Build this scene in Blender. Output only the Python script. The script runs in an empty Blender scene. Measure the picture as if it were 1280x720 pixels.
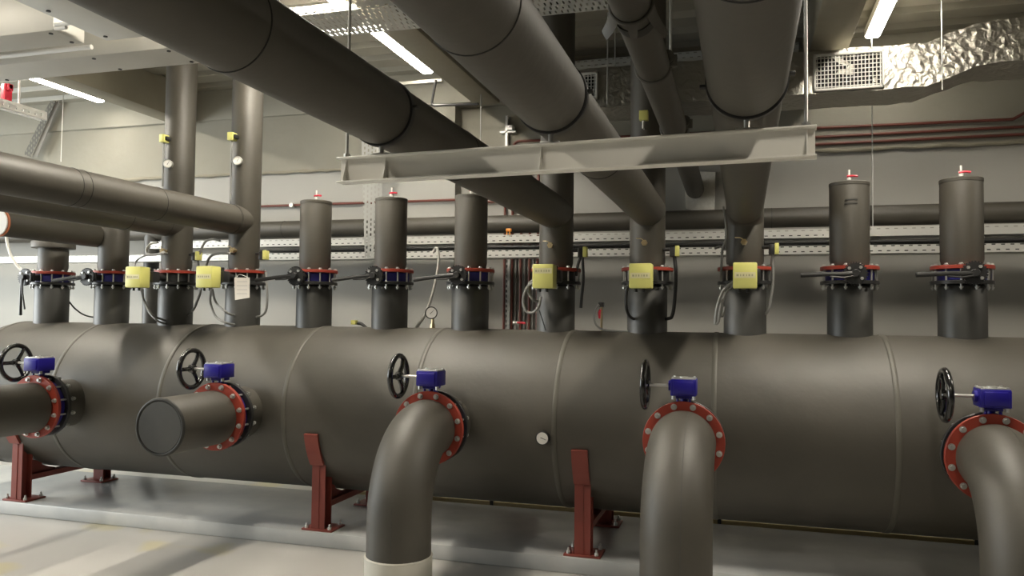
import bpy, bmesh, math, random
from mathutils import Vector, Matrix
random.seed(7)
C = bpy.context.scene.collection
PI = math.pi
V = Vector

# ------------------------------------------------------------------ camera model
CZ = 1.42
FPX = 982.84
YAW, PIT, ROL = math.radians(16.407), math.radians(2.209), math.radians(.681)
_f = V((-math.sin(YAW)*math.cos(PIT), math.cos(YAW)*math.cos(PIT), math.sin(PIT)))
_r0 = V((math.cos(YAW), math.sin(YAW), 0)); _u0 = _r0.cross(_f)
_R = _r0*math.cos(ROL)+_u0*math.sin(ROL); _U = -_r0*math.sin(ROL)+_u0*math.cos(ROL)
def at(u, v, Y):
    """point of the plane y = Y seen at photo position u, v"""
    d = _R*((u-640)/FPX)+_U*((360-v)/FPX)+_f
    t = Y/d.y
    return V((0, 0, CZ))+d*t
cam = bpy.data.cameras.new('camera'); co = bpy.data.objects.new('camera', cam); C.objects.link(co)
cam.sensor_width = 36; cam.lens = FPX/1280*36; cam.clip_start = .05
M = Matrix((( _R.x, _U.x, -_f.x, 0), (_R.y, _U.y, -_f.y, 0), (_R.z, _U.z, -_f.z, CZ), (0, 0, 0, 1)))
co.matrix_world = M
bpy.context.scene.camera = co

# ------------------------------------------------------------------ materials
def mat(name, col, rough=.5, metal=0, noise=None, bump=None, spec=.5, emit=None, coat=0):
    m = bpy.data.materials.new(name); m.use_nodes = True
    nt = m.node_tree; b = nt.nodes['Principled BSDF']
    b.inputs['Base Color'].default_value = (*col, 1); b.inputs['Roughness'].default_value = rough
    b.inputs['Metallic'].default_value = metal; b.inputs['Specular IOR Level'].default_value = spec
    b.inputs['Coat Weight'].default_value = coat
    tc = nt.nodes.new('ShaderNodeTexCoord')
    if noise:
        sc, amt, col2 = noise
        n = nt.nodes.new('ShaderNodeTexNoise'); n.inputs['Scale'].default_value = sc; n.inputs['Detail'].default_value = 6
        n.inputs['Roughness'].default_value = .6
        cr = nt.nodes.new('ShaderNodeValToRGB'); cr.color_ramp.elements[0].position = .5-amt; cr.color_ramp.elements[1].position = .5+amt
        cr.color_ramp.elements[0].color = (*col, 1); cr.color_ramp.elements[1].color = (*col2, 1)
        nt.links.new(tc.outputs['Object'], n.inputs['Vector']); nt.links.new(n.outputs['Fac'], cr.inputs['Fac'])
        nt.links.new(cr.outputs['Color'], b.inputs['Base Color'])
    if bump:
        sc, st, ds = bump
        n = nt.nodes.new('ShaderNodeTexNoise'); n.inputs['Scale'].default_value = sc; n.inputs['Detail'].default_value = 4
        bp = nt.nodes.new('ShaderNodeBump'); bp.inputs['Strength'].default_value = st; bp.inputs['Distance'].default_value = ds
        nt.links.new(tc.outputs['Object'], n.inputs['Vector']); nt.links.new(n.outputs['Fac'], bp.inputs['Height'])
        nt.links.new(bp.outputs['Normal'], b.inputs['Normal'])
    if emit:
        b.inputs['Emission Color'].default_value = (*emit[0], 1); b.inputs['Emission Strength'].default_value = emit[1]
    return m
rubber = mat('black_rubber_insulation', (.048, .043, .033), .56, noise=(3, .25, (.063, .056, .043)), bump=(9, .25, .01), spec=.75)
rubber_pipe = mat('dark_rubber_insulation', (.047, .042, .032), .55, noise=(5, .3, (.060, .053, .040)), bump=(22, .2, .005), spec=.75)
rubber_dark = mat('dark_bare_insulation', (.036, .036, .033), .48, noise=(5, .3, (.046, .045, .040)), bump=(22, .2, .005), spec=.8)
seam_m = mat('insulation_tape', (.09, .085, .07), .5)
seam_dark = mat('glued_seam', (.02, .02, .018), .6)
red = mat('red_primer_flange', (.33, .042, .022), .45, noise=(12, .3, (.27, .038, .022)))
red_prim = mat('red_oxide_steel', (.25, .05, .035), .5, noise=(8, .3, (.20, .042, .03)))
blackiron = mat('black_iron', (.022, .022, .022), .35)
blackgloss = mat('glossy_black_wheel', (.008, .008, .008), .2, coat=.5)
blue = mat('blue_enamel', (.014, .008, .24), .38)
bluedk = mat('blue_valve_body', (.014, .012, .16), .45)
zinc = mat('zinc_plated_steel', (.62, .62, .6), .35, .8)
galv = mat('galvanised_steel', (.56, .56, .54), .42, .35, noise=(14, .3, (.62, .62, .6)))
galvw = mat('pale_painted_steel', (.62, .61, .57), .45, .1, noise=(4, .3, (.56, .55, .51)))
steelbeam = mat('pale_steel_beam', (.84, .82, .76), .4, .0, noise=(6, .3, (.76, .74, .68)))
yellow = mat('yellow_plastic', (.66, .64, .20), .4)
yellowl = mat('pale_label_strip', (.66, .62, .36), .5)
brass = mat('brass', (.62, .5, .3), .3, .9)
white = mat('white_plastic', (.78, .77, .74), .4)
paper = mat('paper_tag', (.72, .68, .62), .7)
greyc = mat('grey_cable', (.22, .22, .21), .45)
lightc = mat('light_grey_hose', (.5, .5, .47), .45)
blackc = mat('black_cable', (.02, .02, .02), .5)
redp = mat('red_plastic', (.7, .03, .06), .35)
orange = mat('orange_plastic', (.85, .32, .05), .4)
copper = mat('red_brown_pipe', (.14, .04, .028), .45)
sleeve_m = mat('white_sleeve', (.66, .64, .58), .4, noise=(6, .3, (.58, .56, .48)))
wallp = mat('painted_grey_wall', (.35, .345, .32), .6, noise=(1.3, .35, (.32, .312, .285)), bump=(30, .1, .003))
wallc = mat('raw_concrete', (.29, .277, .232), .75, noise=(1.6, .3, (.235, .222, .18)), bump=(14, .3, .01))
darkw = mat('dark_block_wall', (.10, .095, .085), .8, noise=(3, .3, (.13, .12, .105)))
conc = mat('concrete_beam', (.29, .265, .205), .75, noise=(2.2, .3, (.22, .20, .15)), bump=(14, .3, .01))
deck_m = mat('profiled_steel_deck', (.30, .285, .235), .5, noise=(2, .3, (.26, .245, .2)))
plinth_m = mat('grey_painted_plinth', (.56, .555, .54), .26, noise=(2.2, .25, (.42, .44, .45)), bump=(6, .1, .004))
lamp_m = mat('lamp_diffuser', (.9, .9, .9), .4, emit=((1, .93, .80), 48))
lamp_c = mat('front_lamp_diffuser', (.9, .9, .9), .4, emit=((1, .92, .78), 110))
lamp_d = mat('dimmer_lamp_diffuser', (.9, .9, .9), .4, emit=((1, .92, .78), 200))
lamp_b = mat('bright_lamp_diffuser', (.9, .9, .9), .4, emit=((1, .92, .78), 350))
timber = mat('pale_timber', (.45, .35, .17), .6, noise=(9, .3, (.36, .27, .13)))
dark = mat('shade_black', (.015, .015, .015), .8)
orangefl = mat('orange_gasket', (.5, .17, .08), .5)

# floor: pale screed with soft yellow stains
floor_m = mat('pale_screed', (.47, .455, .43), .36, noise=(.9, .3, (.40, .39, .37)), bump=(5, .08, .004))
nt = floor_m.node_tree; b = nt.nodes['Principled BSDF']
src = b.inputs['Base Color'].links[0].from_socket
n = nt.nodes.new('ShaderNodeTexNoise'); n.inputs['Scale'].default_value = 1.7; n.inputs['Detail'].default_value = 2
mp = nt.nodes.new('ShaderNodeMapping'); mp.inputs['Location'].default_value = (3.1, 1.4, 0)
tc = nt.nodes.new('ShaderNodeTexCoord'); nt.links.new(tc.outputs['Object'], mp.inputs[0]); nt.links.new(mp.outputs[0], n.inputs['Vector'])
cr = nt.nodes.new('ShaderNodeValToRGB'); cr.color_ramp.elements[0].position = .6; cr.color_ramp.elements[1].position = .68
mx = nt.nodes.new('ShaderNodeMixRGB'); mx.inputs[2].default_value = (.46, .42, .29, 1)
nt.links.new(n.outputs['Fac'], cr.inputs['Fac']); nt.links.new(cr.outputs['Color'], mx.inputs[0])
nt.links.new(src, mx.inputs[1]); nt.links.new(mx.outputs[0], b.inputs['Base Color'])

# crumpled foil
foil = mat('crumpled_foil', (.42, .405, .36), .34, 1)
nt = foil.node_tree; b = nt.nodes['Principled BSDF']
tc = nt.nodes.new('ShaderNodeTexCoord'); vo = nt.nodes.new('ShaderNodeTexVoronoi'); vo.inputs['Scale'].default_value = 26
no = nt.nodes.new('ShaderNodeTexNoise'); no.inputs['Scale'].default_value = 17; no.inputs['Detail'].default_value = 7; no.inputs['Distortion'].default_value = 1.2
mm = nt.nodes.new('ShaderNodeMath'); mm.operation = 'MULTIPLY_ADD'; mm.inputs[1].default_value = .5
bp = nt.nodes.new('ShaderNodeBump'); bp.inputs['Strength'].default_value = .7; bp.inputs['Distance'].default_value = .014
nt.links.new(tc.outputs['Object'], vo.inputs['Vector']); nt.links.new(tc.outputs['Object'], no.inputs['Vector'])
nt.links.new(vo.outputs['Distance'], mm.inputs[0]); nt.links.new(no.outputs['Fac'], mm.inputs[2])
nt.links.new(mm.outputs[0], bp.inputs['Height']); nt.links.new(bp.outputs['Normal'], b.inputs['Normal'])

def perforated(name, col, axis, pu, pv, fu, fv, rough=.4, metal=.4):
    """sheet steel with real see-through slots; axis = the length axis of the sheet"""
    m = mat(name, col, rough, metal)
    nt = m.node_tree; b = nt.nodes['Principled BSDF']; out = nt.nodes['Material Output']
    tc = nt.nodes.new('ShaderNodeTexCoord'); sp = nt.nodes.new('ShaderNodeSeparateXYZ'); nt.links.new(tc.outputs['Object'], sp.inputs[0])
    def mth(op, a, c=None):
        q = nt.nodes.new('ShaderNodeMath'); q.operation = op
        for i, s in enumerate((a, c)):
            if s is None: continue
            if isinstance(s, (int, float)): q.inputs[i].default_value = s
            else: nt.links.new(s, q.inputs[i])
        return q.outputs[0]
    L = sp.outputs[axis]; others = [k for k in 'XYZ' if k != axis]
    W = mth('ADD', sp.outputs[others[0]], sp.outputs[others[1]])
    row = mth('FLOOR', mth('MULTIPLY', W, 1/pv))
    a = mth('LESS_THAN', mth('FRACT', mth('ADD', mth('MULTIPLY', L, 1/pu), mth('MULTIPLY', row, .5))), fu)
    c = mth('LESS_THAN', mth('FRACT', mth('MULTIPLY', W, 1/pv)), fv)
    h = mth('MULTIPLY', a, c)
    tr = nt.nodes.new('ShaderNodeBsdfTransparent'); mx = nt.nodes.new('ShaderNodeMixShader')
    nt.links.new(h, mx.inputs[0]); nt.links.new(b.outputs[0], mx.inputs[1]); nt.links.new(tr.outputs[0], mx.inputs[2])
    nt.links.new(mx.outputs[0], out.inputs['Surface'])
    return m
perfX = perforated('perforated_tray_steel', (.60, .60, .57), 'X', .055, .034, .42, .26)
perfXb = perforated('perforated_tray_steel_coarse', (.60, .60, .57), 'X', .04, .05, .35, .62)
perfXc = perforated('slotted_tray_bed_steel', (.5, .5, .47), 'X', .034, .06, .3, .7)
perfZ = perforated('perforated_vertical_steel', (.40, .40, .38), 'Z', .042, .034, .55, .4)
perfD = perforated('dull_perforated_steel', (.13, .125, .11), 'Z', .05, .03, .5, .4, .6, .2)
perfY = perforated('perforated_strut_steel', (.66, .66, .63), 'Y', .06, .09, .5, .45)

# ------------------------------------------------------------------ mesh helpers
def box(bm, x0, x1, y0, y1, z0, z1, bev=0):
    vs = [bm.verts.new(p) for p in ((x0,y0,z0),(x1,y0,z0),(x1,y1,z0),(x0,y1,z0),(x0,y0,z1),(x1,y0,z1),(x1,y1,z1),(x0,y1,z1))]
    fs = [bm.faces.new([vs[i] for i in f]) for f in ((3,2,1,0),(4,5,6,7),(0,1,5,4),(1,2,6,5),(2,3,7,6),(3,0,4,7))]
    if bev:
        es = list({e for f in fs for e in f.edges})
        bmesh.ops.bevel(bm, geom=es, offset=bev, segments=2, affect='EDGES', profile=.5)
    return bm
def frame_of(d):
    d = d.normalized(); a = V((0,0,1)) if abs(d.z) < .9 else V((1,0,0))
    x = a.cross(d).normalized(); return x, d.cross(x)
def rings(bm, ctrs, dirs, rads, seg=32, cap0=True, cap1=True, x0=None):
    prev = None; R = []; x = x0
    for c, d, r in zip(ctrs, dirs, rads):
        d = d.normalized()
        if x is None: x, y = frame_of(d)
        else:
            x = (x-d*x.dot(d)).normalized(); y = d.cross(x)
        R.append([bm.verts.new(c+(x*math.cos(2*PI*k/seg)+y*math.sin(2*PI*k/seg))*r) for k in range(seg)])
    for a, b in zip(R, R[1:]):
        for k in range(seg): bm.faces.new((a[k], a[(k+1)%seg], b[(k+1)%seg], b[k]))
    if cap0: bm.faces.new(list(reversed(R[0])))
    if cap1: bm.faces.new(R[-1])
    return bm
def lathe(bm, origin, axis, prof, seg=40, cap=True):
    """prof: list of (distance along axis, radius)"""
    o = V(origin); a = V(axis).normalized()
    return rings(bm, [o+a*t for t, r in prof], [a]*len(prof), [max(r, 1e-4) for t, r in prof], seg, cap, cap)
def cyl(bm, p, q, r, seg=16, bev=0):
    p = V(p); q = V(q); L = (q-p).length
    pr = [(0, r), (L, r)] if not bev else [(0, r-bev), (bev, r), (L-bev, r), (L, r-bev)]
    return lathe(bm, p, q-p, pr, seg)
def smooth_path(pts, n=6):
    pts = [V(p) for p in pts]
    if len(pts) < 3: return pts
    P = [pts[0]*2-pts[1]]+pts+[pts[-1]*2-pts[-2]]; out = []
    for i in range(1, len(P)-2):
        a, b, c, d = P[i-1:i+3]
        for k in range(n):
            t = k/n
            out.append(.5*((2*b)+(-a+c)*t+(2*a-5*b+4*c-d)*t*t+(-a+3*b-3*c+d)*t**3))
    out.append(pts[-1]); return out
def tube(bm, pts, r, seg=10, smooth=True, n=6):
    p = smooth_path(pts, n) if smooth else [V(q) for q in pts]
    d = [(p[min(i+1, len(p)-1)]-p[max(i-1, 0)]) for i in range(len(p))]
    rr = r if isinstance(r, list) else [r]*len(p)
    return rings(bm, p, d, rr, seg)
def corner_path(pts, rad, n=8):
    """polyline with rounded corners"""
    pts = [V(p) for p in pts]; out = [pts[0]]
    for a, b, c in zip(pts, pts[1:], pts[2:]):
        u = (a-b).normalized(); w = (c-b).normalized(); ang = u.angle(w)
        t = rad/math.tan(ang/2); s = b+u*t; e = b+w*t
        ctr = b+(u+w).normalized()*(rad/math.sin(ang/2))
        s0 = s-ctr; e0 = e-ctr; th = s0.angle(e0); ax = s0.cross(e0).normalized()
        for k in range(n+1): out.append(ctr+Matrix.Rotation(th*k/n, 3, ax)@s0)
    out.append(pts[-1]); return out
def torus(bm, c, axis, R, r, seg=40, s2=10, arc=1.0, start=0):
    c = V(c); x, y = frame_of(V(axis)); P = []; D = []
    N = seg if arc == 1 else max(6, int(seg*arc))
    for k in range(N if arc == 1 else N+1):
        a = start+2*PI*arc*k/N; P.append(c+(x*math.cos(a)+y*math.sin(a))*R)
    ax = V(axis).normalized(); RR = []
    for p in P:
        o = (p-c).normalized(); RR.append([bm.verts.new(p+(o*math.cos(2*PI*j/s2)+ax*math.sin(2*PI*j/s2))*r) for j in range(s2)])
    L = len(RR)
    for i in range(L if arc == 1 else L-1):
        a, b = RR[i], RR[(i+1) % L]
        for j in range(s2): bm.faces.new((a[j], b[j], b[(j+1)%s2], a[(j+1)%s2]))
    if arc != 1:
        bm.faces.new(RR[0]); bm.faces.new(list(reversed(RR[-1])))
    return bm
def annulus(bm, c, axis, r0, r1, t, seg=48):
    """flat ring of thickness t centred on c"""
    a = V(axis).normalized(); c = V(c); x, y = frame_of(a); L = []
    b = min(.002, t/5)
    prof = [(r0, -t/2), (r1-b, -t/2), (r1, -t/2+b), (r1, t/2-b), (r1-b, t/2), (r0, t/2)]
    for k in range(seg):
        o = x*math.cos(2*PI*k/seg)+y*math.sin(2*PI*k/seg)
        L.append([bm.verts.new(c+o*r+a*h) for r, h in prof])
    for k in range(seg):
        p, q = L[k], L[(k+1)%seg]
        for j in range(len(prof)): bm.faces.new((p[j], q[j], q[(j+1)%len(prof)], p[(j+1)%len(prof)]))
    return bm
def prism(bm, pts, z0, z1, axis='z'):
    """extrude a polygon; pts are (a,b); axis says what is extruded"""
    def mk(a, b, c): return {'z': (a, b, c), 'y': (a, c, b), 'x': (c, a, b)}[axis]
    A = [bm.verts.new(mk(a, b, z0)) for a, b in pts]; B = [bm.verts.new(mk(a, b, z1)) for a, b in pts]
    n = len(pts); bm.faces.new(A); bm.faces.new(list(reversed(B)))
    for i in range(n): bm.faces.new((A[i], B[i], B[(i+1)%n], A[(i+1)%n]))
    return bm
ORG = {}
def obj(name, bm, m, parent=None, local=False, loc=None):
    """links ONE mesh object; geometry given in world space unless local"""
    if callable(bm): bb = bmesh.new(); bm(bb); bm = bb
    bmesh.ops.recalc_face_normals(bm, faces=bm.faces)
    me = bpy.data.meshes.new(name)
    if parent is not None and not local:
        o3 = ORG.get(parent.name, V((0,0,0)))
        bmesh.ops.translate(bm, verts=bm.verts, vec=-o3)
    if parent is None:                      # origin at the thing's base
        xs = [v.co for v in bm.verts]
        c = V((sum(v.x for v in xs)/len(xs), sum(v.y for v in xs)/len(xs), min(v.z for v in xs))) if loc is None else V(loc)
        bmesh.ops.translate(bm, verts=bm.verts, vec=-c)
    bm.to_mesh(me); bm.free()
    for p in me.polygons: p.use_smooth = True
    me.set_sharp_from_angle(angle=math.radians(35))
    me.materials.append(m)
    o = bpy.data.objects.new(name, me); C.objects.link(o)
    if parent is not None:
        o.parent = parent; ORG[o.name] = V((0,0,0)) if local else ORG.get(parent.name, V((0,0,0)))
    else:
        o.location = c; ORG[o.name] = c
    return o
def NB(): return bmesh.new()
def tag(o, label, cat, group=None):
    o['label'] = label; o['category'] = cat
    if group: o['group'] = group
    return o
def thing(name, label, cat, loc, group=None):
    o = bpy.data.objects.new(name, None); C.objects.link(o); o.location = loc; o.empty_display_size = .05
    ORG[o.name] = V(loc); return tag(o, label, cat, group)
def struct(name, bm, m, loc=(0,0,0)):
    o = obj(name, bm, m, None, loc=loc); o['kind'] = 'structure'; return o
def dup_tree(o, loc=None, parent=None):
    c = o.copy(); C.objects.link(c)
    if parent is not None: c.parent = parent
    if loc is not None: c.location = loc; ORG[c.name] = V(loc)
    for ch in [k for k in bpy.data.objects if k.parent == o]: dup_tree(ch, None, c)
    return c

# ------------------------------------------------------------------ the room
XL, XR, YF, YB, ZD = -9.2, 8.0, -8.0, 6.4, 3.52
struct('floor', lambda b: box(b, XL-.2, XR+.2, YF-.2, YB+.4, -.15, 0), floor_m)
def back_wall(b):
    box(b, XL-.2, XR+.2, YB, YB+.3, 0, 2.73)
struct('wall_back', back_wall, wallp)
struct('wall_back_left', lambda b: box(b, XL, -2.36, YB-.14, YB, 0, 2.715), wallp)
def upper(b):
    # rough lower edge: a strip of uneven cast joint
    box(b, XL-.2, XR+.2, YB-.02, YB+.3, 2.73, 3.7)
struct('wall_back_upper', upper, wallc)
def upper_left(b): box(b, XL, -2.36, YB-.165, YB-.02, 2.715, 3.3)
struct('wall_back_upper_left', upper_left, wallc)
def joint(b):
    N = 150; rnd = random.Random(3)
    for xa, xb, yy, n in ((XL, -2.36, YB-.165, 90), (-2.36, XR, YB-.02, 90)):
        P = []; D = []; R = []
        for k in range(n+1):
            P.append(V((xa+(xb-xa)*k/n, yy+.004, 2.725+rnd.uniform(-.006, .006)))); R.append(rnd.uniform(.010, .022))
        rings(b, P, [V((1,0,0))]*len(P), R, 8)
o = struct('trim_1', joint, conc)
def left_wall(b):
    # opening with daylight: y 0.2..5.0, z 0.9..2.9
    box(b, XL-.2, XL, YF-.2, 0.2, 0, 3.7); box(b, XL-.2, XL, 5.0, YB, 0, 3.7)
    box(b, XL-.2, XL, 0.2, 5.0, 0, .5); box(b, XL-.2, XL, 0.2, 5.0, 3.0, 3.7)
struct('wall_left', left_wall, wallp)
struct('wall_right', lambda b: box(b, XR, XR+.2, YF-.2, YB, 0, 3.7), darkw)
struct('wall_front', lambda b: box(b, XL, XR, YF-.2, YF, 0, 3.7), darkw)
def ceiling(b):
    pitch = .30; y = YF; top = ZD+.06; pts = []
    while y < YB:
        pts += [(y, ZD), (y+.17, ZD), (y+.20, top), (y+.27, top)]; y += pitch
    pts += [(YB+.05, ZD), (YB+.05, top+.1), (YF, top+.1)]
    prism(b, pts, XL, XR, 'x')
struct('ceiling', ceiling, deck_m)
def cbeam(x0, x1):
    def f(b): box(b, x0, x1, YF, 6.2, 3.21, ZD+.02, .008)
    return f
for k, (a, b_) in enumerate(((-5.17, -4.95), (-2.17, -1.95), (.42, .66), (-8.1, -7.9), (3.2, 3.42))):
    struct('trim_%d' % (k+2), cbeam(a, b_), conc)
struct('trim_7', lambda b: box(b, XL, XR, 6.2, YB-.02, 3.24, ZD+.05, .01), wallc)
def plinth(b): box(b, -7.6, 4.2, 4.36, 5.39, 0, .09, .008)
struct('plinth', plinth, plinth_m)

# ------------------------------------------------------------------ header vessel
YC, ZCT, RT = 4.83, .81, .54
XP = [-5.132+.5712*k for k in range(12)]
tank = thing('header_vessel', 'large black rubber-insulated horizontal header vessel on red supports, spanning the whole picture', 'tank', (-1.2, YC, .27))
def shell(b):
    pr = []; x0 = -5.36; x1 = 2.9
    for k in range(9):
        a = PI/2*k/8; pr.append((x0-.26*math.cos(a), RT*math.sin(a)))
    pr += [(x0+(x1-x0)*k/30, RT) for k in range(1, 31)]
    for k in range(1, 9):
        a = PI/2*k/8; pr.append((x1+.26*math.sin(a), RT*math.cos(a)))
    lathe(b, (0, YC, ZCT), (1, 0, 0), pr, 96)
obj('shell', shell, rubber, tank)
for x in (-5.34, -4.55, -3.66, -2.73, -1.86, -1.01, -.15, .74, 1.62):
    def band(b): lathe(b, (x-.014, YC, ZCT), (1, 0, 0), [(0, RT-.01), (0, RT+.0015), (.004, RT+.004), (.024, RT+.004), (.028, RT+.0015), (.028, RT-.01)], 96)
    obj('seam_band', band, seam_m, tank)
RS, RU, FR = .121, .107, .157
for k, x in enumerate(XP):
    st = obj('branch_stub', lambda b: lathe(b, (x, YC, 1.28), (0,0,1), [(0, RS), (.33, RS), (.345, RS-.006), (.353, RS-.02)], 40), rubber_dark, tank)
    obj('flange', lambda b: annulus(b, (x, YC, 1.643), (0,0,1), .09, FR, .02), blackiron, st)
XN = [-4.403, -3.031, -1.659, -.287, 1.085]; ZN = .812; YN = 4.03
for x in XN:
    st = obj('nozzle_stub', lambda b: lathe(b, (x, 4.135, ZN), (0,1,0), [(0, .14), (.008, .158), (.24, .158)], 44), rubber, tank)
    obj('flange', lambda b: annulus(b, (x, 4.127, ZN), (0,1,0), .12, .2, .025), blackiron, st)
# small drain at the far left under the vessel
def drain(b):
    x = -5.36
    cyl(b, (x, 4.62, .34), (x, 4.55, .18), .022, 12); cyl(b, (x-.03, 4.55, .2), (x+.04, 4.54, .17), .014, 10)
obj('drain_stub', drain, mat('green_brass', (.16, .22, .19), .4, .6), tank)

# ------------------------------------------------------------------ supports
def make_support(x, label, first=None):
    t = thing('vessel_support', label, 'support', (x, YC, .09), 'red supports under the vessel')
    for yy, z1 in ((4.395, .505), (5.21, .50)):
        s = 1 if yy < YC else -1
        def leg(b):                                              # H-section post
            box(b, x-.046, x+.046, yy-.004, yy+.004, .1, z1); box(b, x-.046, x+.046, yy+.078*s-.004, yy+.078*s+.004, .1, z1)
            box(b, x-.004, x+.004, min(yy, yy+.078*s), max(yy, yy+.078*s), .1, z1)
            box(b, x-.006, x+.006, yy-.004-.004*s if s > 0 else yy-.004, yy+.004 if s > 0 else yy+.008, .1, z1)
        obj('post', leg, red_prim, t)
        def plate(b): box(b, x-.105, x+.105, min(yy-.02*s, yy+.15*s), max(yy-.02*s, yy+.15*s), .09, .102, .002)
        p = obj('base_plate', plate, red_prim, t)
        for dx in (-.08, .08):
            for dy in (0, .13*s):
                obj('anchor_bolt', lambda b: (cyl(b, (x+dx, yy+dy, .102), (x+dx, yy+dy, .118), .012, 6), cyl(b, (x+dx, yy+dy, .11), (x+dx, yy+dy, .135), .006, 8)), zinc, p)
        # pad leaning against the vessel skin
        a0 = math.atan2(.70-ZCT, (4.40-YC)); 
        def pad(b):
            P = []
            for k in range(7):
                a = math.radians(191.6+(214-191.6)*k/6) if s > 0 else math.radians(348-(348-324)*k/6)
                P.append((YC+RT*1.006*math.cos(a), ZCT+RT*1.006*math.sin(a)))
            Q = []
            for k in range(7):
                a = math.radians(191.6+(214-191.6)*(6-k)/6) if s > 0 else math.radians(348-(348-324)*(6-k)/6)
                Q.append((YC+(RT+.02)*math.cos(a), ZCT+(RT+.02)*math.sin(a)))
            prism(b, P+Q, x-.046, x+.046, 'x')
        obj('saddle_pad', pad, red_prim, t)
        def gus(b): prism(b, [(yy+.02*s, .40), (yy+.02*s, .26), (yy+.10*s, .26), (yy+.2*s, .30), (yy+.2*s, .33)], x-.005, x+.005, 'x')
        obj('gusset', gus, red_prim, t)
    def cross(b):
        # saddle beam between the posts, cut to the vessel's underside
        P = [(4.50, .30), (5.14, .30)]
        for k in range(9):
            a = math.radians(308-(308-232)*k/8); P.append((YC+(RT+.012)*math.cos(a), ZCT+(RT+.012)*math.sin(a)))
        P = [(4.48, .225), (5.14, .225), (5.14, .262), (4.48, .262)]
        prism(b, P, x-.04, x+.04, 'x')
        for s in (-1, 1):
            Q = [(YC+s*.33, .255), (YC+s*.12, .255)]
            for k in range(5):
                a = math.radians(270+s*(12+ (38-12)*k/4)); Q.append((YC+(RT+.01)*math.cos(a), ZCT+(RT+.01)*math.sin(a)))
            prism(b, Q, x-.006, x+.006, 'x')
    obj('cross_beam', cross, red_prim, t)
    return t
make_support(-4.925, 'red steel H-post support at the far left end of the vessel, below the leftmost handwheel')
make_support(-2.53, 'red steel H-post support between the capped side pipe and the left elbow pipe')
make_support(-.865, 'red steel H-post support below the round white dial, between two elbow pipes')

# ------------------------------------------------------------------ side nozzle valves (5)
def bolt_mesh(r, L, head):
    b = NB()
    lathe(b, (0,0,0), (0,0,1), [(-head, r*.9), (-head*.35, r), (-.0025, r)], 6)
    lathe(b, (0,0,0), (0,0,1), [(-.0025, r*1.35), (.0, r*1.35)], 16)
    lathe(b, (0,0,0), (0,0,1), [(0, r*.55), (L, r*.55)], 10)
    lathe(b, (0,0,0), (0,0,1), [(L-head-.006, r*1.3), (L-head-.004, r*1.3), (L-head-.0039, r), (L-.006, r)], 6)
    me = bpy.data.meshes.new('bolt'); bmesh.ops.recalc_face_normals(b, faces=b.faces); b.to_mesh(me); b.free()
    me.materials.append(zinc); return me
B1 = bolt_mesh(.0115, .162, .017); B2 = bolt_mesh(.0095, .135, .009)
def bolts(parent, me, R, n, origin, rot, off):
    for k in range(n):
        a = 2*PI*(k+.5)/n
        o = bpy.data.objects.new('bolt', me); C.objects.link(o); o.parent = parent
        p = V((R*math.cos(a), R*math.sin(a), off)); o.rotation_euler = rot
        o.location = V(origin)+rot.to_matrix()@p
from mathutils import Euler
valve = thing('gear_valve', '', 'valve', (XN[3], 4.085, ZN), 'handwheel valves along the vessel front')
L = lambda n_, f, m, p=valve: obj(n_, f, m, p, local=True)
L('valve_body', lambda b: (annulus(b, (0,0,0), (0,1,0), .12, .172, .052), box(b, -.028, .028, -.024, .024, .16, .2, .004), ), bluedk)
def neck(b):
    cyl(b, (0,0,.165), (0,0,.235), .019, 14); box(b, -.04, .04, -.045, .03, .214, .232, .003)
    for sx in (-1, 1):
        cyl(b, (sx*.03, -.035, .2), (sx*.03, -.035, .216), .007, 6)
L('neck', neck, blue)
GY = -.022; GZ = .278
def gbox(b):
    box(b, -.062, .064, GY-.062, GY+.066, .231, .314, .006)
    box(b, -.048, .05, GY-.070, GY-.060, .240, .304, .004)
    cyl(b, (-.075, GY, GZ), (-.06, GY, GZ), .026, 18)
gb = L('gearbox', gbox, blue)
def lid(b):
    box(b, -.058, .06, GY-.056, GY+.06, .3135, .320, .002)
    for sx in (-.05, .05):
        for sy in (GY-.045, GY+.05): cyl(b, (sx, sy, .319), (sx, sy, .325), .006, 6)
    cyl(b, (0,GY,.319), (0,GY,.325), .022, 16)
obj('lid', lid, zinc, gb, local=True)
for sx in (-.05, .052):
    L('mounting_bolt', lambda b: cyl(b, (sx, -.055, .212), (sx, -.055, .232), .009, 6), zinc)
L('shaft', lambda b: cyl(b, (-.195, GY, GZ), (-.07, GY, GZ), .0075, 12), zinc)
def wheel(b):
    cx, R = -.193, .113
    torus(b, (cx, GY, GZ), (1,0,0), R, .0155, 48, 12)
    cyl(b, (cx-.016, GY, GZ), (cx+.022, GY, GZ), .024, 20, .003)
    for k in range(3):
        a = math.radians(60+120*k); d = V((0, math.cos(a), math.sin(a))); c0 = V((cx, GY, GZ))
        tube(b, [c0+d*.012, c0+d*.06+V((.006,0,0)), c0+d*R], [.015, .0125, .012], 10, False)
L('handwheel', wheel, blackgloss)
bolts(valve, B1, .180, 12, (0, -.0555, 0), Euler((-PI/2, 0, 0)), 0)
labs = ['gear valve with blue gearbox and black handwheel, half cut off at the left picture edge',
        'gear valve with blue gearbox and black handwheel behind the capped straight side pipe',
        'gear valve with blue gearbox and narrow-looking handwheel above the left elbow pipe with white sleeve',
        'gear valve with blue gearbox and edge-on handwheel above the middle elbow pipe',
        'gear valve with blue gearbox and handwheel above the rightmost elbow pipe, at the right edge']
for k, x in enumerate(XN):
    if k == 3: v = valve
    else: v = dup_tree(valve, (x, 4.085, ZN))
    v['label'] = labs[k]

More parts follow.
